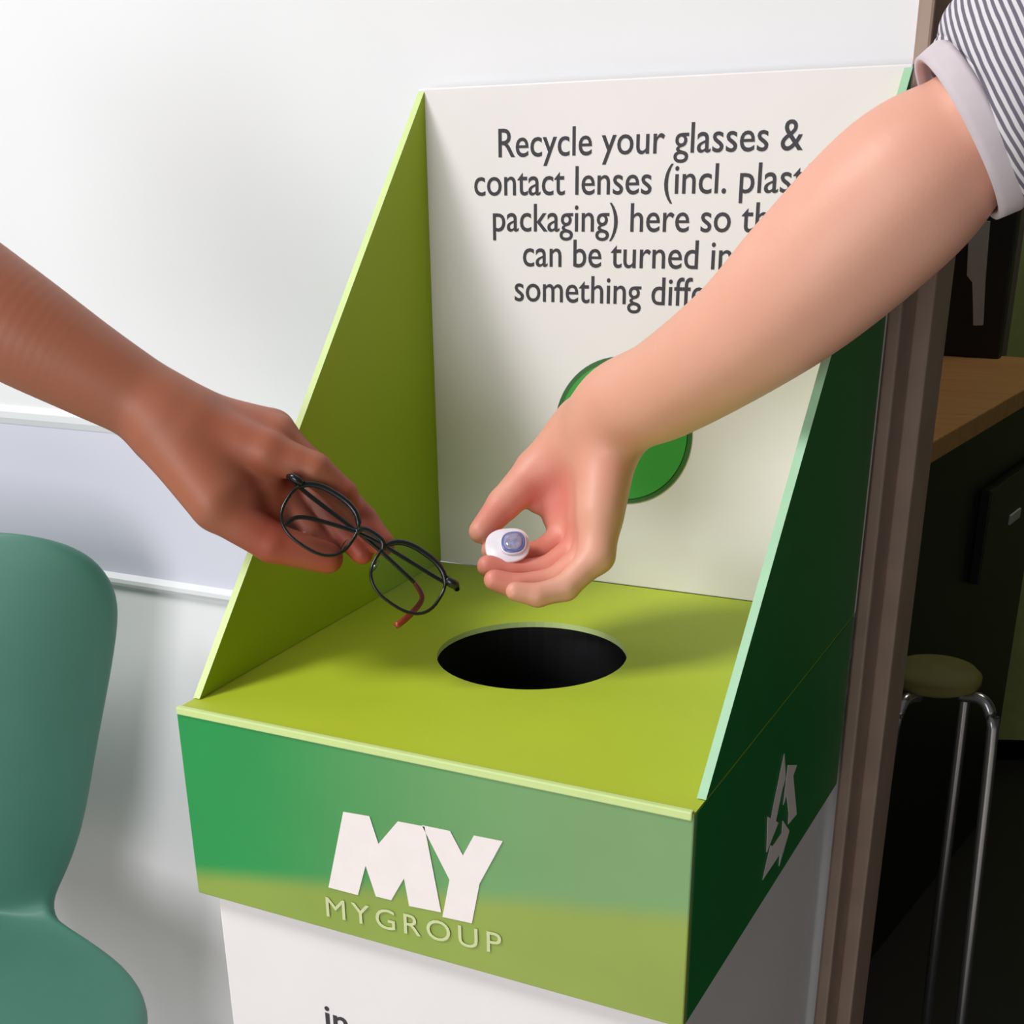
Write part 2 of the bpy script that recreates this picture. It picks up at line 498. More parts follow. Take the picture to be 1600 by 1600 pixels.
# green dot on the header card
cd = on_plane(972, 674, P0, pn)
def disc(name, r, lift, mt, parent, th=0.0004):
    bm = bmesh.new()
    pts = [cd + pe * (r * math.cos(2 * math.pi * k / 64)) + pu * (r * math.sin(2 * math.pi * k / 64)) + pn * lift for k in range(64)]
    add_prism(bm, pts, pn * th)
    return from_bm(name, bm, mt, parent)
dot = disc('printed_dot', 0.0535, 0.0002, M['dot_rim'], lh)
dot['label'] = 'green printed dot with a darker rim'
disc('dot_centre', 0.0500, 0.0007, M['dot_green'], lh)

# logo on the front band
fn = Vector((0, -HB, TP)).normalized()                   # approx front normal (leans under)
fe = Vector((1, 0, 0)); fu = Vector((0, -TP, HB)).normalized()
fnn = fe.cross(fu).normalized()
F0 = Vector((0, 0, Z))
def flat_poly(name, polys, org, mt, parent, ex, ey, nn, lift=0.0006, th=0.0005):
    bm = bmesh.new()
    for poly in polys:
        add_prism(bm, [org + ex * x + ey * y + nn * lift for x, y in poly], nn * th)
    return from_bm(name, bm, mt, parent)
def fp(px, py):
    p = on_plane(px, py, F0, fnn)
    return p
def quadpoly(pxs, mt, name, parent):
    bm = bmesh.new()
    add_prism(bm, [fp(*q) + fnn * 0.0002 for q in pxs], fnn * 0.0004)
    return from_bm(name, bm, mt, parent)
o = quadpoly([(537, 1268), (578, 1275), (592, 1318), (622, 1283), (664, 1291), (690, 1425), (640, 1415), (632, 1372), (612, 1406), (588, 1400), (572, 1352), (560, 1398), (514, 1386)], M['white_ink'], 'logo_letter', lid_front)
o['label'] = 'white bold slanted letter M'
o = quadpoly([(660, 1289), (704, 1298), (724, 1336), (741, 1305), (786, 1314), (750, 1380), (738, 1442), (692, 1432), (703, 1374)], M['white_ink'], 'logo_letter', lid_front)
o['label'] = 'white bold slanted letter Y'
me = text_mesh('MYGROUP', 0.0, 0.0, 1.28)
xs = [v.co.x for v in me.vertices]
pa, pb = fp(510, 1430), fp(783, 1490)
s = (pb.x - pa.x) / (max(xs) - min(xs))
mid = (pa + pb) / 2; mid.z = fp(510, 1430).z * 0.5 + fp(783, 1490).z * 0.5
o = place_text('logo_lettering', me, mid, (pb - pa).normalized(), fu, s, s * 0.92, M['pale_ink'], lid_front, 0.0007)
o['label'] = 'pale small lettering under the logo'
# start of a small word at the foot of the picture, on the white body
G0 = Vector((0, b0, 0)); gn = Vector((0, -1, 0))
ga, gb = on_plane(510, 1608, G0, gn), on_plane(545, 1617, G0, gn)
me = text_mesh('in', 0.012)
xs = [v.co.x for v in me.vertices]
s = (gb.x - ga.x) / (max(xs) - min(xs))
bodyo = [c for c in binr.children if c.name == 'body'][0]
place_text('small_lettering', me, (ga + gb) / 2, Vector((1, 0, 0)), Vector((0, 0, 1)), s, s, M['ink'], bodyo)

# recycling arrows on the right band
sn = Vector((1, 0, 0))
S0 = Vector((W - TP * 0.5, 0, Z))
sa = on_plane(1220, 1275, S0, sn)
se, su = Vector((0, 1, 0)), Vector((0, 0, 1))
def arrow(k):
    a = k * 2 * math.pi / 3
    ca, sa_ = math.cos(a), math.sin(a)
    rot = lambda p: (p[0] * ca - p[1] * sa_, p[0] * sa_ + p[1] * ca)
    shaft = [(-0.030, -0.0235), (-0.019, -0.0085), (-0.0135, -0.0115), (0.004, -0.0115), (0.004, -0.0045), (0.021, -0.018), (0.004, -0.0315), (0.004, -0.0240)]
    return [rot(p) for p in shaft]
for k in range(3):
    poly = arrow(k)
    bm = bmesh.new()
    add_prism(bm, [sa + se * (x * 1.15) + su * (y * 1.25) + sn * 0.0002 for x, y in poly], sn * 0.0004)
    o = from_bm('recycling_arrow', bm, M['white_ink'], lid_right)
    o['label'] = 'white bent recycling arrow'

# ------------------------------------------------------------------ teal chair
def build_chair():
    f = Vector((0.16, -0.987, 0)).normalized()      # the way it faces
    r = Vector((-f.y, f.x, 0)).normalized()         # towards the bin
    org = Vector((-0.31674, 0.251285, 0)) - r * 0.18
    root = thing('shell_chair', 'teal moulded shell chair with rounded backrest, left of the bin', 'chair', org)
    # stations down the back and along the seat: forward, height, half width, edge curl forward, edge rise
    st = [(0.004, 0.858, 0.110, -0.004, 0), (0.008, 0.853, 0.146, -0.012, 0), (0.012, 0.846, 0.169, -0.018, 0), (0.016, 0.828, 0.190, -0.026, 0), (0.020, 0.797, 0.198, -0.034, 0),
          (0.022, 0.760, 0.191, -0.036, 0), (0.022, 0.694, 0.170, -0.034, 0), (0.020, 0.632, 0.150, -0.030, 0), (0.018, 0.551, 0.129, -0.024, 0),
          (0.012, 0.490, 0.099, -0.014, 0), (0.008, 0.462, 0.086, -0.006, 0), (0.014, 0.452, 0.114, 0.000, 0.000), (0.045, 0.448, 0.200, 0, -0.004),
          (0.085, 0.448, 0.252, 0, -0.006), (0.14, 0.448, 0.286, 0, -0.006), (0.24, 0.448, 0.300, 0, -0.006), (0.34, 0.446, 0.285, 0, -0.006), (0.41, 0.440, 0.24, 0, 0), (0.435, 0.430, 0.17, 0, 0)]
    bm = bmesh.new(); nu = 17; grid = []
    for (fw, h, hw, wr, dip) in st:
        row = []
        for i in range(nu):
            u = -1 + 2 * i / (nu - 1)
            p = org + f * (fw + 1.7 * wr * abs(u) ** 3) + r * (u * hw) + Vector((0, 0, h + dip * (u * u)))
            row.append(bm.verts.new(p))
        grid.append(row)
    for a, b in zip(grid[:-1], grid[1:]):
        for i in range(nu - 1):
            bm.faces.new((a[i], a[i + 1], b[i + 1], b[i]))
    o = from_bm('shell', bm, M['chair'], root, True)
    md = o.modifiers.new('thick', 'SOLIDIFY'); md.thickness = 0.024; md.offset = 0
    md = o.modifiers.new('sub', 'SUBSURF'); md.levels = 2; md.render_levels = 2
    for sx in (-1, 1):
        for sy in (-1, 1):
            bm = bmesh.new()
            top = org + r * (sx * 0.13) + f * (sy * 0.11 + 0.22); bot = org + r * (sx * 0.20) + f * (sy * 0.17 + 0.21)
            add_tube(bm, [Vector((bot.x, bot.y, 0.001)), Vector((top.x, top.y, 0.436))], [0.009, 0.013], 12)
            from_bm('leg', bm, M['dark_metal'], root, True)
build_chair()

# ------------------------------------------------------------------ hands: smooth-union distance field -> mesh
class Field:
    def __init__(s, lo, hi, h):
        s.h = h; s.lo = np.array(lo); s.n = np.ceil((np.array(hi) - s.lo) / h).astype(int) + 1
        s.F = np.full(s.n, 0.05, np.float32)
    def sub(s, a, b, r):
        lo = np.minimum(a, b) - r; hi = np.maximum(a, b) + r
        i0 = np.clip(np.floor((lo - s.lo) / s.h).astype(int), 0, s.n); i1 = np.clip(np.ceil((hi - s.lo) / s.h).astype(int) + 1, 0, s.n)
        sl = tuple(slice(int(p), int(q)) for p, q in zip(i0, i1))
        ax = [s.lo[k] + s.h * np.arange(i0[k], i1[k]) for k in range(3)]
        return sl, np.meshgrid(*ax, indexing='ij')
    def cone(s, F, a, b, ra, rb, k, flat=None):
        """round cone a->b blended into F. flat = (axis, factor) squashes it along an axis"""
        a = np.array(a, float); b = np.array(b, float)
        sl, (X, Y, Zz) = s.sub(a, b, max(ra, rb) * 1.6 + 3 * k + 0.004)
        if X.size == 0: return
        d = b - a; L2 = d @ d
        px, py, pz = X - a[0], Y - a[1], Zz - a[2]
        t = np.clip((px * d[0] + py * d[1] + pz * d[2]) / max(L2, 1e-12), 0, 1)
        qx, qy, qz = px - t * d[0], py - t * d[1], pz - t * d[2]
        if flat is not None:
            ax, fac = np.array(flat[0], float), flat[1]
            ax = ax / np.linalg.norm(ax)
            c = qx * ax[0] + qy * ax[1] + qz * ax[2]
            g = 1 / fac - 1
            qx, qy, qz = qx + ax[0] * c * g, qy + ax[1] * c * g, qz + ax[2] * c * g
        dist = (np.sqrt(qx * qx + qy * qy + qz * qz) - (ra + (rb - ra) * t)).astype(np.float32)
        old = F[sl]
        hh = np.maximum(k - np.abs(old - dist), 0) / k
        F[sl] = np.minimum(old, dist) - hh * hh * hh * k / 6

def smin(a, b, k):
    hh = np.maximum(k - np.abs(a - b), 0) / k
    return np.minimum(a, b) - hh * hh * hh * k / 6

def surface_nets(F, lo, h):
    nx, ny, nz = F.shape
    ins = F < 0
    cnt = np.zeros((nx - 1, ny - 1, nz - 1), np.int8)
    for dx in (0, 1):
        for dy in (0, 1):
            for dz in (0, 1):
                cnt += ins[dx:nx - 1 + dx, dy:ny - 1 + dy, dz:nz - 1 + dz]
    act = (cnt > 0) & (cnt < 8)
    idx = np.argwhere(act)
    vid = np.full(act.shape, -1, np.int32); vid[act] = np.arange(len(idx))
    acc = np.zeros((len(idx), 3)); num = np.zeros(len(idx))
    cs = [(i, j, k) for i in (0, 1) for j in (0, 1) for k in (0, 1)]
    for a in cs:
        for ax in range(3):
            if a[ax] == 1: continue
            b = list(a); b[ax] = 1
            fa = F[idx[:, 0] + a[0], idx[:, 1] + a[1], idx[:, 2] + a[2]]
            fb = F[idx[:, 0] + b[0], idx[:, 1] + b[1], idx[:, 2] + b[2]]
            mk = (fa < 0) != (fb < 0)
            t = np.where(mk, fa / np.where(mk, fa - fb, 1), 0)
            for c in range(3):
                acc[:, c] += np.where(mk, a[c] + (t if c == ax else 0), 0)
            num += mk
    V = (idx + acc / num[:, None]) * h + lo
    quads = []
    for ax in range(3):
        u, v = [(1, 2), (2, 0), (0, 1)][ax]
        sl0 = [slice(None)] * 3; sl1 = [slice(None)] * 3
        sl0[ax] = slice(0, -1); sl1[ax] = slice(1, None)
        ch = ins[tuple(sl0)] != ins[tuple(sl1)]
        e = np.argwhere(ch)
        e = e[(e[:, u] > 0) & (e[:, v] > 0) & (e[:, u] < F.shape[u] - 1) & (e[:, v] < F.shape[v] - 1)]
        fl = ins[tuple(sl0)][e[:, 0], e[:, 1], e[:, 2]]
        q = []
        for du, dv in ((-1, -1), (0, -1), (0, 0), (-1, 0)):
            w = e.copy(); w[:, u] += du; w[:, v] += dv
            q.append(vid[w[:, 0], w[:, 1], w[:, 2]])
        q = np.stack(q, 1)
        q[~fl] = q[~fl][:, ::-1]
        quads.append(q)
    return V, np.concatenate(quads)

def build_arm(name, limb, body, fingers, mt, blush_pts, h=0.0014, finger_k=0.007, nails=True):
    """body: list of (a, b, ra, rb, k, flat); fingers: list of (points, radii)"""
    P = [p for p, r in limb] + [p for s in body for p in (s[0], s[1])] + [p for f in fingers for p in f[0]]
    P = np.array([list(p) for p in P])
    rm = max(r for p, r in limb) + 0.012
    fd = Field(P.min(0) - rm, P.max(0) + rm, h)
    base = fd.F
    for (a, b, ra, rb, k, fl) in body:
        fd.cone(base, a, b, ra, rb, k, fl)
    lf = np.full(fd.n, 0.05, np.float32)
    lp = spline([p for p, r in limb], 10)
    lr = [v.x for v in spline([Vector((r, 0, 0)) for p, r in limb], 10)]
    for i in range(len(lp) - 1):
        fd.cone(lf, lp[i], lp[i + 1], lr[i], lr[i + 1], 1e-6)
    base = smin(base, lf, 0.022)
    out = base.copy()
    for pts, rad in fingers:
        ff = np.full(fd.n, 0.05, np.float32)
        for i in range(len(pts) - 1):
            fd.cone(ff, pts[i], pts[i + 1], rad[i], rad[i + 1], 0.0035)
        out = np.minimum(out, smin(base, ff, finger_k))
    V, Q = surface_nets(out, fd.lo, h)
    me = bpy.data.meshes.new(name)
    me.vertices.add(len(V)); me.vertices.foreach_set('co', V.astype(np.float32).ravel())
    me.loops.add(len(Q) * 4); me.loops.foreach_set('vertex_index', Q.astype(np.int32).ravel())
    me.polygons.add(len(Q)); me.polygons.foreach_set('loop_start', np.arange(0, len(Q) * 4, 4, dtype=np.int32))
    me.polygons.foreach_set('loop_total', np.full(len(Q), 4, np.int32))
    me.update(); me.validate()
    at_ = me.attributes.new('blush', 'FLOAT', 'POINT')
    bl = np.zeros(len(V))
    for p, r, s in blush_pts:
        d2 = ((V - np.array(p)) ** 2).sum(1)
        bl = np.maximum(bl, s * np.exp(-d2 / (r * r)))
    at_.data.foreach_set('value', bl.astype(np.float32))
    o = link(name, me, mt, None, True)
    sm = o.modifiers.new('smooth', 'SMOOTH'); sm.factor = 0.5; sm.iterations = 6
    if nails:
        for pts, rad in fingers:
            a, b, c = [Vector(p) for p in pts[-3:]]
            t = (c - b).normalized()
            bend = (c - b).normalized() - (b - a).normalized()
            dn = -(bend - t * bend.dot(t))
            if dn.length < 1e-4: continue
            dn.normalize(); s = t.cross(dn)
            r = rad[-1]
            bm = bmesh.new()
            bmesh.ops.create_uvsphere(bm, u_segments=16, v_segments=8, radius=1)
            for v in bm.verts:
                x, y, z = v.co
                v.co = c + t * (x * r * 0.62 - r * 0.10) + s * (y * r * 0.62) + dn * (r * 0.84 + z * r * 0.12 - 0.20 * r * y * y - 0.10 * r * max(x, 0) ** 2)
            from_bm('fingernail', bm, M['nail'], o, True)
    o.data.update()
    return o

# ---- right-hand person: arm from the upper right, palm cupped above the hole
def A(px, py, d): return at(px, py, d)
limb = [(A(1720, 75, 0.648), 0.035), (A(1600, 150, 0.662), 0.0336), (A(1500, 224, 0.678), 0.0336), (A(1404, 304, 0.698), 0.0426), (A(1270, 430, 0.732), 0.0408),
        (A(1162, 524, 0.770), 0.0350), (A(1042, 605, 0.83), 0.0310), (A(964, 640, 0.871), 0.0288), (A(933, 688, 0.895), 0.024)]
body = [
    # four metacarpals, little finger nearest
    (A(948, 685, 0.880), A(932, 868, 0.866), 0.018, 0.0118, 0.012, None),
    (A(938, 690, 0.890), A(926, 862, 0.884), 0.016, 0.0118, 0.012, None),
    (A(920, 690, 0.902), A(914, 850, 0.902), 0.015, 0.0118, 0.012, None),
    (A(900, 690, 0.914), A(893, 832, 0.920), 0.015, 0.0118, 0.012, None),
    # heel of the hand, thenar pad, web to the thumb
    (A(955, 700, 0.876), A(938, 800, 0.868), 0.0155, 0.0125, 0.014, None),
    (A(912, 672, 0.906), A(850, 735, 0.920), 0.0215, 0.0172, 0.018, None),
    (A(868, 730, 0.920), A(868, 810, 0.922), 0.014, 0.0085, 0.012, None),
    (A(850, 745, 0.922), A(838, 785, 0.924), 0.011, 0.0070, 0.012, None),
]
fingers = [
    ([A(905, 690, 0.915), A(838, 738, 0.920), A(787, 788, 0.916), A(752, 830, 0.908)], [0.0185, 0.0148, 0.0112, 0.0084]),        # thumb
    ([A(893, 832, 0.920), A(846, 866, 0.917), A(800, 872, 0.912), A(768, 860, 0.908)], [0.0112, 0.0095, 0.0085, 0.0070]),         # index
    ([A(914, 850, 0.902), A(858, 891, 0.898), A(800, 897, 0.894), A(762, 884, 0.891)], [0.0112, 0.0096, 0.0087, 0.0072]),
    ([A(926, 862, 0.884), A(868, 909, 0.881), A(810, 917, 0.878), A(772, 906, 0.876)], [0.0110, 0.0092, 0.0083, 0.0068]),
    ([A(932, 868, 0.866), A(884, 918, 0.864), A(840, 930, 0.862), A(805, 924, 0.861)], [0.0102, 0.0084, 0.0075, 0.0062]),         # little
]
blush = [(A(862, 775, 0.91), 0.030, 0.9), (A(865, 850, 0.90), 0.035, 0.75), (A(785, 900, 0.885), 0.03, 0.95), (A(765, 815, 0.91), 0.02, 0.8), (A(950, 720, 0.87), 0.03, 0.4), (A(1330, 230, 0.72), 0.05, 0.3)]  # first spot also puts the palm hollow's shade into the red
armr = build_arm('person', limb, body, fingers, M['skin_fair'], blush)
tag(armr, 'person in a grey striped sleeve reaching in from the right with a cupped hand', 'person')

def sleeve():
    axis = [A(1516, 204, 0.673), A(1560, 176, 0.668), A(1640, 108, 0.657), A(1760, 0, 0.642), A(1950, -170, 0.625)]
    rad = [0.0395, 0.046, 0.058, 0.072, 0.085]
    bm = bmesh.new()
    n = 48; rings = []
    for i, (c, r) in enumerate(zip(spline(axis, 5), np.interp(np.linspace(0, 4, 21), range(5), rad))):
        t = (axis[min(i // 5 + 1, 4)] - axis[min(i // 5, 3)]).normalized()
        u = Vector((0, 0, 1)); u = (u - t * u.dot(t)).normalized(); v = t.cross(u)
        row = []
        for k in range(n):
            a = 2 * math.pi * k / n
            rr = r * (1 + 0.03 * math.sin(3 * a + i * 0.55) + 0.035 * math.sin(i * 1.15 + a * 2) * min(1, i / 4))
            row.append(bm.verts.new(c + (u * math.cos(a) + v * math.sin(a)) * rr))
        rings.append(row)
    for a, b in zip(rings[:-1], rings[1:]):
        for k in range(n):
            bm.faces.new((a[k], a[(k + 1) % n], b[(k + 1) % n], b[k]))
    o = from_bm('sleeve', bm, M['stripes'], armr, True)
    o['label'] = 'grey and white striped cotton sleeve'
    md = o.modifiers.new('thick', 'SOLIDIFY'); md.thickness = 0.003; md.offset = 1
    md = o.modifiers.new('sub', 'SUBSURF'); md.levels = 1; md.render_levels = 1
    # turned hem
    bm = bmesh.new(); rr = []
    t = (axis[1] - axis[0]).normalized(); u = Vector((0, 0, 1)); u = (u - t * u.dot(t)).normalized(); v = t.cross(u)
    for s, r in ((-0.007, 0.0405), (-0.003, 0.0412), (0.003, 0.0422), (0.005, 0.0418)):
        rr.append([bm.verts.new(axis[0] + t * s + (u * math.cos(2 * math.pi * k / n) + v * math.sin(2 * math.pi * k / n)) * r * (1 + 0.03 * math.sin(6 * math.pi * k / n))) for k in range(n)])
    for a, b in zip(rr[:-1], rr[1:]):
        for k in range(n):
            bm.faces.new((a[k], a[(k + 1) % n], b[(k + 1) % n], b[k]))
    h = from_bm('sleeve_hem', bm, M['cuff'], o, True)
    md = h.modifiers.new('thick', 'SOLIDIFY'); md.thickness = 0.003; md.offset = 1
sleeve()

# ---- left-hand person: forearm from the left edge, hand holding spectacles
limb = [(A(-340, 290, 0.835), 0.041), (A(-150, 398, 0.842), 0.040), (A(0, 494, 0.848), 0.0365), (A(130, 572, 0.854), 0.0300), (A(205, 615, 0.858), 0.0265), (A(245, 640, 0.860), 0.0255), (A(285, 662, 0.863), 0.0235)]
body = [
    # metacarpals: index nearest, little finger farthest
    (A(275, 655, 0.856), A(418, 706, 0.854), 0.017, 0.0130, 0.013, None),
    (A(275, 650, 0.866), A(434, 684, 0.872), 0.017, 0.0130, 0.013, None),
    (A(268, 645, 0.876), A(428, 672, 0.881), 0.016, 0.0122, 0.013, None),
    (A(262, 640, 0.884), A(408, 668, 0.889), 0.015, 0.0112, 0.013, None),
    # thenar mass, first web, palm
    (A(262, 680, 0.858), A(335, 778, 0.853), 0.021, 0.0180, 0.015, None),
    (A(300, 690, 0.860), A(378, 785, 0.860), 0.020, 0.0140, 0.016, None),
    (A(330, 710, 0.875), A(418, 765, 0.872), 0.018, 0.0130, 0.014, None),
    (A(340, 750, 0.868), A(405, 815, 0.870), 0.015, 0.0100, 0.014, None),
    (A(400, 740, 0.873), A(430, 812, 0.873), 0.013, 0.0105, 0.012, None),
]
fingers = [
    ([A(280, 700, 0.858), A(342, 794, 0.854), A(425, 848, 0.861), A(512, 872, 0.868)], [0.0195, 0.0152, 0.0125, 0.0100]),            # thumb
    ([A(418, 706, 0.854), A(492, 734, 0.856), A(535, 772, 0.864), A(552, 806, 0.872)], [0.0125, 0.0108, 0.0095, 0.0080]),           # index
    ([A(434, 684, 0.870), A(514, 756, 0.873), A(566, 812, 0.875), A(598, 850, 0.870)], [0.0122, 0.0105, 0.0095, 0.0080]),
    ([A(428, 672, 0.881), A(490, 775, 0.880), A(536, 830, 0.880), A(566, 864, 0.876)], [0.0118, 0.0100, 0.0090, 0.0076]),
    ([A(408, 668, 0.889), A(450, 780, 0.876), A(486, 830, 0.876), A(515, 858, 0.878)], [0.0110, 0.0092, 0.0082, 0.0068]),
]
blush = [(A(430, 850, 0.86), 0.03, 0.8), (A(560, 855, 0.88), 0.035, 1.0), (A(512, 870, 0.866), 0.02, 0.9), (A(545, 780, 0.86), 0.016, 0.6), (A(400, 700, 0.86), 0.03, 0.3), (A(460, 800, 0.89), 0.03, 0.8)]
arml = build_arm('person', limb, body, fingers, M['skin_tan'], blush)
tag(arml, 'bare tanned forearm of a person reaching in from the left, hand holding spectacles', 'person')

# ------------------------------------------------------------------ spectacles
def spectacles():
    c1 = A(500, 812, 0.842); c2 = A(638, 903, 0.852)
    O = (c1 + c2) / 2
    ex = (c2 - c1).normalized()
    ez = (BCK + UPV * 0.25 - RGT * 0.1); ez = (ez - ex * ez.dot(ex)).normalized()
    ey = ez.cross(ex)
    half = (c2 - c1).length / 2
    root = thing('spectacles', 'thin black framed spectacles with red-brown temple tips held over the bin', 'glasses', O)
    def L(x, y, z): return O + ex * x + ey * y + ez * z
    def rim_pts(cx, sx, n=44):
        pts = []
        for k in range(n):
            a = 2 * math.pi * k / n
            ca, sa_ = math.cos(a), math.sin(a)
            x = 0.0235 * math.copysign(abs(ca) ** 0.80, ca); y = 0.0195 * math.copysign(abs(sa_) ** 0.80, sa_)
            if y > 0: x *= 1.0 + 0.04 * y / 0.0195
            pts.append((cx + x, y, -0.0016 * (abs(cx + x) / 0.05) ** 2))
        return pts
    for sx in (-1, 1):
        cx = sx * half
        pts = rim_pts(cx, sx)
        bm = bmesh.new()
        add_tube(bm, [L(*p) for p in pts], [0.00105 + (0.0009 if p[1] > 0.010 else 0) for p in pts], 10, closed=True)
        rim = from_bm('rim', bm, M['frame'], root, True)
        bm = bmesh.new()
        add_prism(bm, [L(*p) - ez * 0.0006 for p in pts], ez * 0.0012)
        from_bm('lens', bm, M['glass'], root)
        # end piece and hinge
        bm = bmesh.new()
        xe = cx + sx * 0.0235
        add_tube(bm, [L(xe - sx * 0.003, 0.013, 0), L(xe + sx * 0.004, 0.0135, -0.001), L(xe + sx * 0.0065, 0.013, -0.005)], [0.0024, 0.0028, 0.0022], 10)
        from_bm('end_piece', bm, M['frame'], root, True)
        # folded temple
        z0 = -0.0065 if sx > 0 else -0.010
        if sx > 0:
            path = [(xe + 0.0065, 0.013, -0.005), (xe - 0.008, 0.012, z0), (0.0, 0.010, z0 - 0.001), (-half + 0.004, 0.003, z0 - 0.002), (-half - 0.012, -0.004, z0 - 0.002), (-half - 0.017, -0.014, z0 - 0.001)]
        else:
            path = [(xe - 0.0065, 0.013, -0.005), (xe + 0.010, 0.012, z0), (0.0, 0.009, z0 - 0.001), (half + 0.006, 0.003, z0 - 0.002)]
        bm = bmesh.new()
        add_tube(bm, spline([L(*p) for p in path], 6), 0.0014, 10)
        tp = from_bm('temple', bm, M['frame'], root, True)
        if sx < 0:
            tip = [(half + 0.006, 0.003, z0 - 0.002), (half + 0.015, -0.003, z0 - 0.001), (half + 0.014, -0.016, z0), (half + 0.010, -0.028, z0 + 0.001)]
            bm = bmesh.new()
            add_tube(bm, spline([L(*p) for p in tip], 6), [0.0015 + 0.0007 * i / 18 for i in range(19)], 10)
            t_ = from_bm('temple_tip', bm, M['red_tip'], tp, True)
            t_['label'] = 'red-brown temple tip'
        # nose pad
        bm = bmesh.new()
        bmesh.ops.create_uvsphere(bm, u_segments=12, v_segments=8, radius=1)
        c = L(cx - sx * 0.021, -0.004, -0.004)
        for v in bm.verts:
            p = v.co.copy(); v.co = c + ex * (p.x * 0.0012) + ey * (p.y * 0.0045) + ez * (p.z * 0.0022)
        from_bm('nose_pad', bm, M['glass'], root, True)
    bm = bmesh.new()
    add_tube(bm, spline([L(-half + 0.0225, 0.006, 0), L(-0.006, 0.0105, 0.0015), L(0.006, 0.0105, 0.0015), L(half - 0.0225, 0.006, 0)], 5), 0.0018, 10)
    from_bm('bridge', bm, M['frame'], root, True)
spectacles()

# ------------------------------------------------------------------ contact lens blister in the cupped hand
def blister():
    c = A(800, 852, 0.893)
    ez = (BCK + UPV * 0.5 - RGT * 0.15).normalized(); ex = (RGT - ez * RGT.dot(ez)).normalized(); ey = ez.cross(ex)
    root = thing('contact_lens_pack', 'small white contact lens blister with a bluish lens in the cupped palm', 'contact lens', c)
    n = 40
    def ring(bm, rx, ry, z, cx=0, cy=0):
        return [bm.verts.new(c + ex * (cx + rx * math.copysign(abs(math.cos(a)) ** 0.8, math.cos(a))) + ey * (cy + ry * math.copysign(abs(math.sin(a)) ** 0.8, math.sin(a))) + ez * z)
                for a in (2 * math.pi * k / n for k in range(n))]
    def loft(name, spec, mt):
        bm = bmesh.new(); R = [ring(bm, *s) for s in spec]
        for a, b in zip(R[:-1], R[1:]):
            for k in range(n):
                bm.faces.new((a[k], a[(k + 1) % n], b[(k + 1) % n], b[k]))
        bm.faces.new(R[0][::-1]); bm.faces.new(R[-1])
        return from_bm(name, bm, mt, root, True)
    loft('tray', [(0.0135, 0.0125, -0.0012, -0.003), (0.0145, 0.0135, -0.0004, -0.003), (0.0145, 0.0135, 0.0004, -0.003), (0.0138, 0.0128, 0.0010, -0.003)], M['foil'])
    loft('well', [(0.0088, 0.0088, 0.0009, 0.001), (0.0088, 0.0088, 0.0030, 0.001), (0.0076, 0.0076, 0.0034, 0.001)], M['foil'])
    loft('lens_ring', [(0.0078, 0.0082, 0.0030, 0.001), (0.0076, 0.0080, 0.0038, 0.001), (0.0070, 0.0074, 0.0041, 0.001)], M['lens_blue'])
    loft('lens', [(0.0066, 0.0070, 0.0036, 0.001), (0.0056, 0.0060, 0.0050, 0.001), (0.0030, 0.0032, 0.0058, 0.001)], M['lens_clear'])
blister()

# ------------------------------------------------------------------ dim room beyond the opening
def counter():
    # worktop corner nearest the opening at about (1470, 690); top surface runs back
    zt = 0.80
    def hit(px, py): return on_plane(px, py, (0, 0, zt), (0, 0, 1))
    a = hit(1440, 700); b = hit(1600, 608); 
    e = (b - a); e.z = 0; e.normalize()
    nrm = Vector((-e.y, e.x, 0))
    if nrm.y < 0: nrm = -nrm
    p0 = a + e * 0.01; p1 = b + e * 0.27
    dep = 0.30
    root = thing('counter_unit', 'dark counter with a light wooden worktop beyond the door jamb', 'counter', (a.x, a.y, 0))
    bm = bmesh.new()
    add_prism(bm, [p0, p1, p1 + nrm * dep, p0 + nrm * dep], (0, 0, -0.028), 0.002)
    from_bm('worktop', bm, M['wood'], root)
    bm = bmesh.new()
    q0 = p0 + nrm * 0.02 + e * .02; q1 = p1 + nrm * 0.02 - e * .02
    g = [Vector((q.x, q.y, 0.002)) for q in (q0, q1, q1 + nrm * (dep - .03), q0 + nrm * (dep - .03))]
    add_prism(bm, g, (0, 0, zt - 0.031), 0.002)
    from_bm('cabinet', bm, M['black'], root)
    # upright dark panel at the far end of the worktop
    bm = bmesh.new()
    u0 = p1 - e * 0.035
    add_prism(bm, [u0 + nrm * 0.105, u0 + e * 0.02 + nrm * 0.105, u0 + e * 0.02 + nrm * dep, u0 + nrm * dep], (0, 0, 0.55), 0.002)
    from_bm('back_panel', bm, M['black'], root)
    # drawer with a pale label plate
    pl = on_plane(1567, 805, q0, nrm)
    bm = bmesh.new()
    ctr = Vector((pl.x, pl.y, 0)); 
    s = [ctr - e * 0.14 - nrm * 0.016, ctr + e * 0.14 - nrm * 0.016, ctr + e * 0.14, ctr - e * 0.14]
    add_prism(bm, [Vector((q.x, q.y, pl.z - 0.07)) for q in s], (0, 0, 0.14), 0.002)
    dr = from_bm('drawer', bm, M['black'], root)
    bm = bmesh.new()
    s = [ctr - e * 0.026 - nrm * 0.019, ctr + e * 0.026 - nrm * 0.019, ctr + e * 0.026 - nrm * 0.015, ctr - e * 0.026 - nrm * 0.015]
    add_prism(bm, [Vector((q.x, q.y, pl.z - 0.007)) for q in s], (0, 0, 0.015), 0.001)
    o = from_bm('handle', bm, M['plate'], dr); o['label'] = 'pale grey drawer plate'
    return u0, e
cu0, ce = counter()

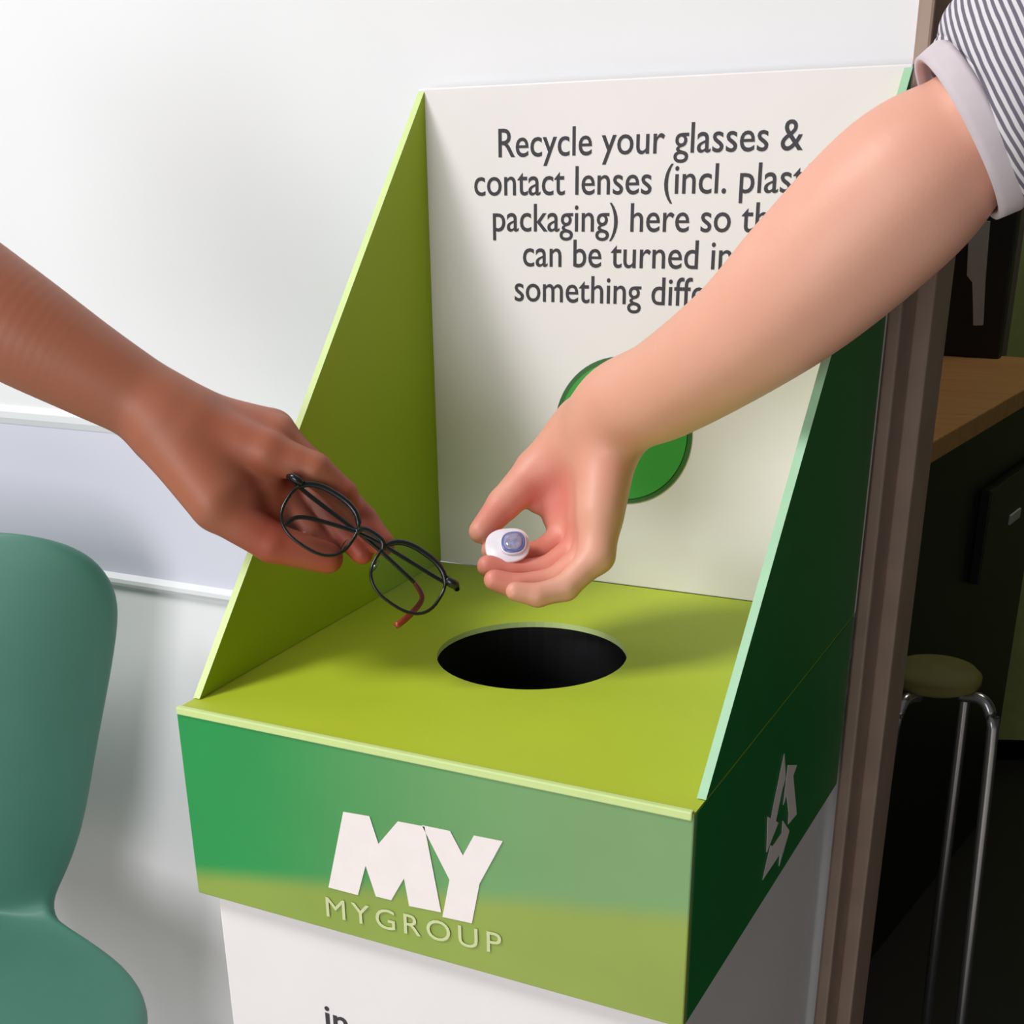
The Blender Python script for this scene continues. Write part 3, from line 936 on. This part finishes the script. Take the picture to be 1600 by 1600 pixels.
def tapered_strip():
    bm = bmesh.new()
    pts = [(1516, 345), (1548, 345), (1540, 440), (1537, 508), (1522, 508), (1522, 440), (1512, 430)]
    add_prism(bm, [on_plane(x, y, cu0, ce) for x, y in pts], -ce * 0.006, 0.001)
    tag(from_bm('hanging_strip', bm, M['plate']), 'pale grey tapered strip hung on the dark panel above the wooden worktop', 'strip')
tapered_strip()

def green_screen():
    d0 = A(1550, 560, 2.36)
    x0, y0 = d0.x, d0.y
    root = thing('folding_screen', 'olive green cloth screen with a slim frame at the right edge', 'screen', (x0, y0, 0))
    e = Vector((0.93, 0.36, 0)).normalized(); nn = Vector((-e.y, e.x, 0))
    o = Vector((x0, y0, 0))
    bm = bmesh.new()
    add_prism(bm, [o + e * 0.02 + Vector((0, 0, 0.05)), o + e * 0.7 + Vector((0, 0, 0.05)), o + e * 0.7 + Vector((0, 0, 1.55)), o + e * 0.02 + Vector((0, 0, 1.55))], nn * 0.015)
    from_bm('cloth', bm, M['screen'], root)
    for s in (0.0, 0.7):
        bm = bmesh.new()
        add_prism(bm, [o + e * s - nn * .008 + Vector((0, 0, 0.001)), o + e * (s + .022) - nn * .008 + Vector((0, 0, 0.001)), o + e * (s + .022) + nn * .022 + Vector((0, 0, 0.001)), o + e * s + nn * .022 + Vector((0, 0, 0.001))], (0, 0, 1.6), 0.003)
        from_bm('post', bm, M['screen_post'], root)
green_screen()

def stool():
    c = on_plane(1474, 1068, (0, 0, 0.62), (0, 0, 1)) + Vector((0.045, 0.02, 0))
    root = thing('stool', 'stool with an olive seat pad and bent chrome legs in the dim room', 'stool', (c.x, c.y, 0))
    bm = bmesh.new()
    n = 32; R = []
    for rr, z in ((0.0, 0.600), (0.040, 0.602), (0.048, 0.607), (0.048, 0.615), (0.042, 0.621), (0.0, 0.624)):
        R.append([bm.verts.new((c.x - 0.06 + rr * math.cos(2 * math.pi * k / n), c.y + 0.02 + rr * math.sin(2 * math.pi * k / n), z)) for k in range(n)] if rr else [bm.verts.new((c.x - 0.06, c.y + 0.02, z))])
    for a, b in zip(R[:-1], R[1:]):
        for k in range(n):
            j = (k + 1) % n
            if len(a) == 1: bm.faces.new((a[0], b[k], b[j]))
            elif len(b) == 1: bm.faces.new((a[k], a[j], b[0]))
            else: bm.faces.new((a[k], a[j], b[j], b[k]))
    from_bm('seat', bm, M['olive'], root, True)
    s = Vector((c.x - 0.06, c.y + 0.02, 0))
    for ang in (-20, 70, 160, 250):
        u = Vector((math.cos(math.radians(ang)), math.sin(math.radians(ang)), 0))
        bm = bmesh.new()
        path = [s + u * 0.03 + Vector((0, 0, 0.597)), s + u * 0.055 + Vector((0, 0, 0.600)), s + u * 0.068 + Vector((0, 0, 0.585)), s + u * 0.074 + Vector((0, 0, 0.545)), s + u * 0.088 + Vector((0, 0, 0.2)), s + u * 0.100 + Vector((0, 0, 0.006))]
        add_tube(bm, spline(path, 5), 0.0065, 10)
        from_bm('leg', bm, M['chrome'], root, True)
stool()
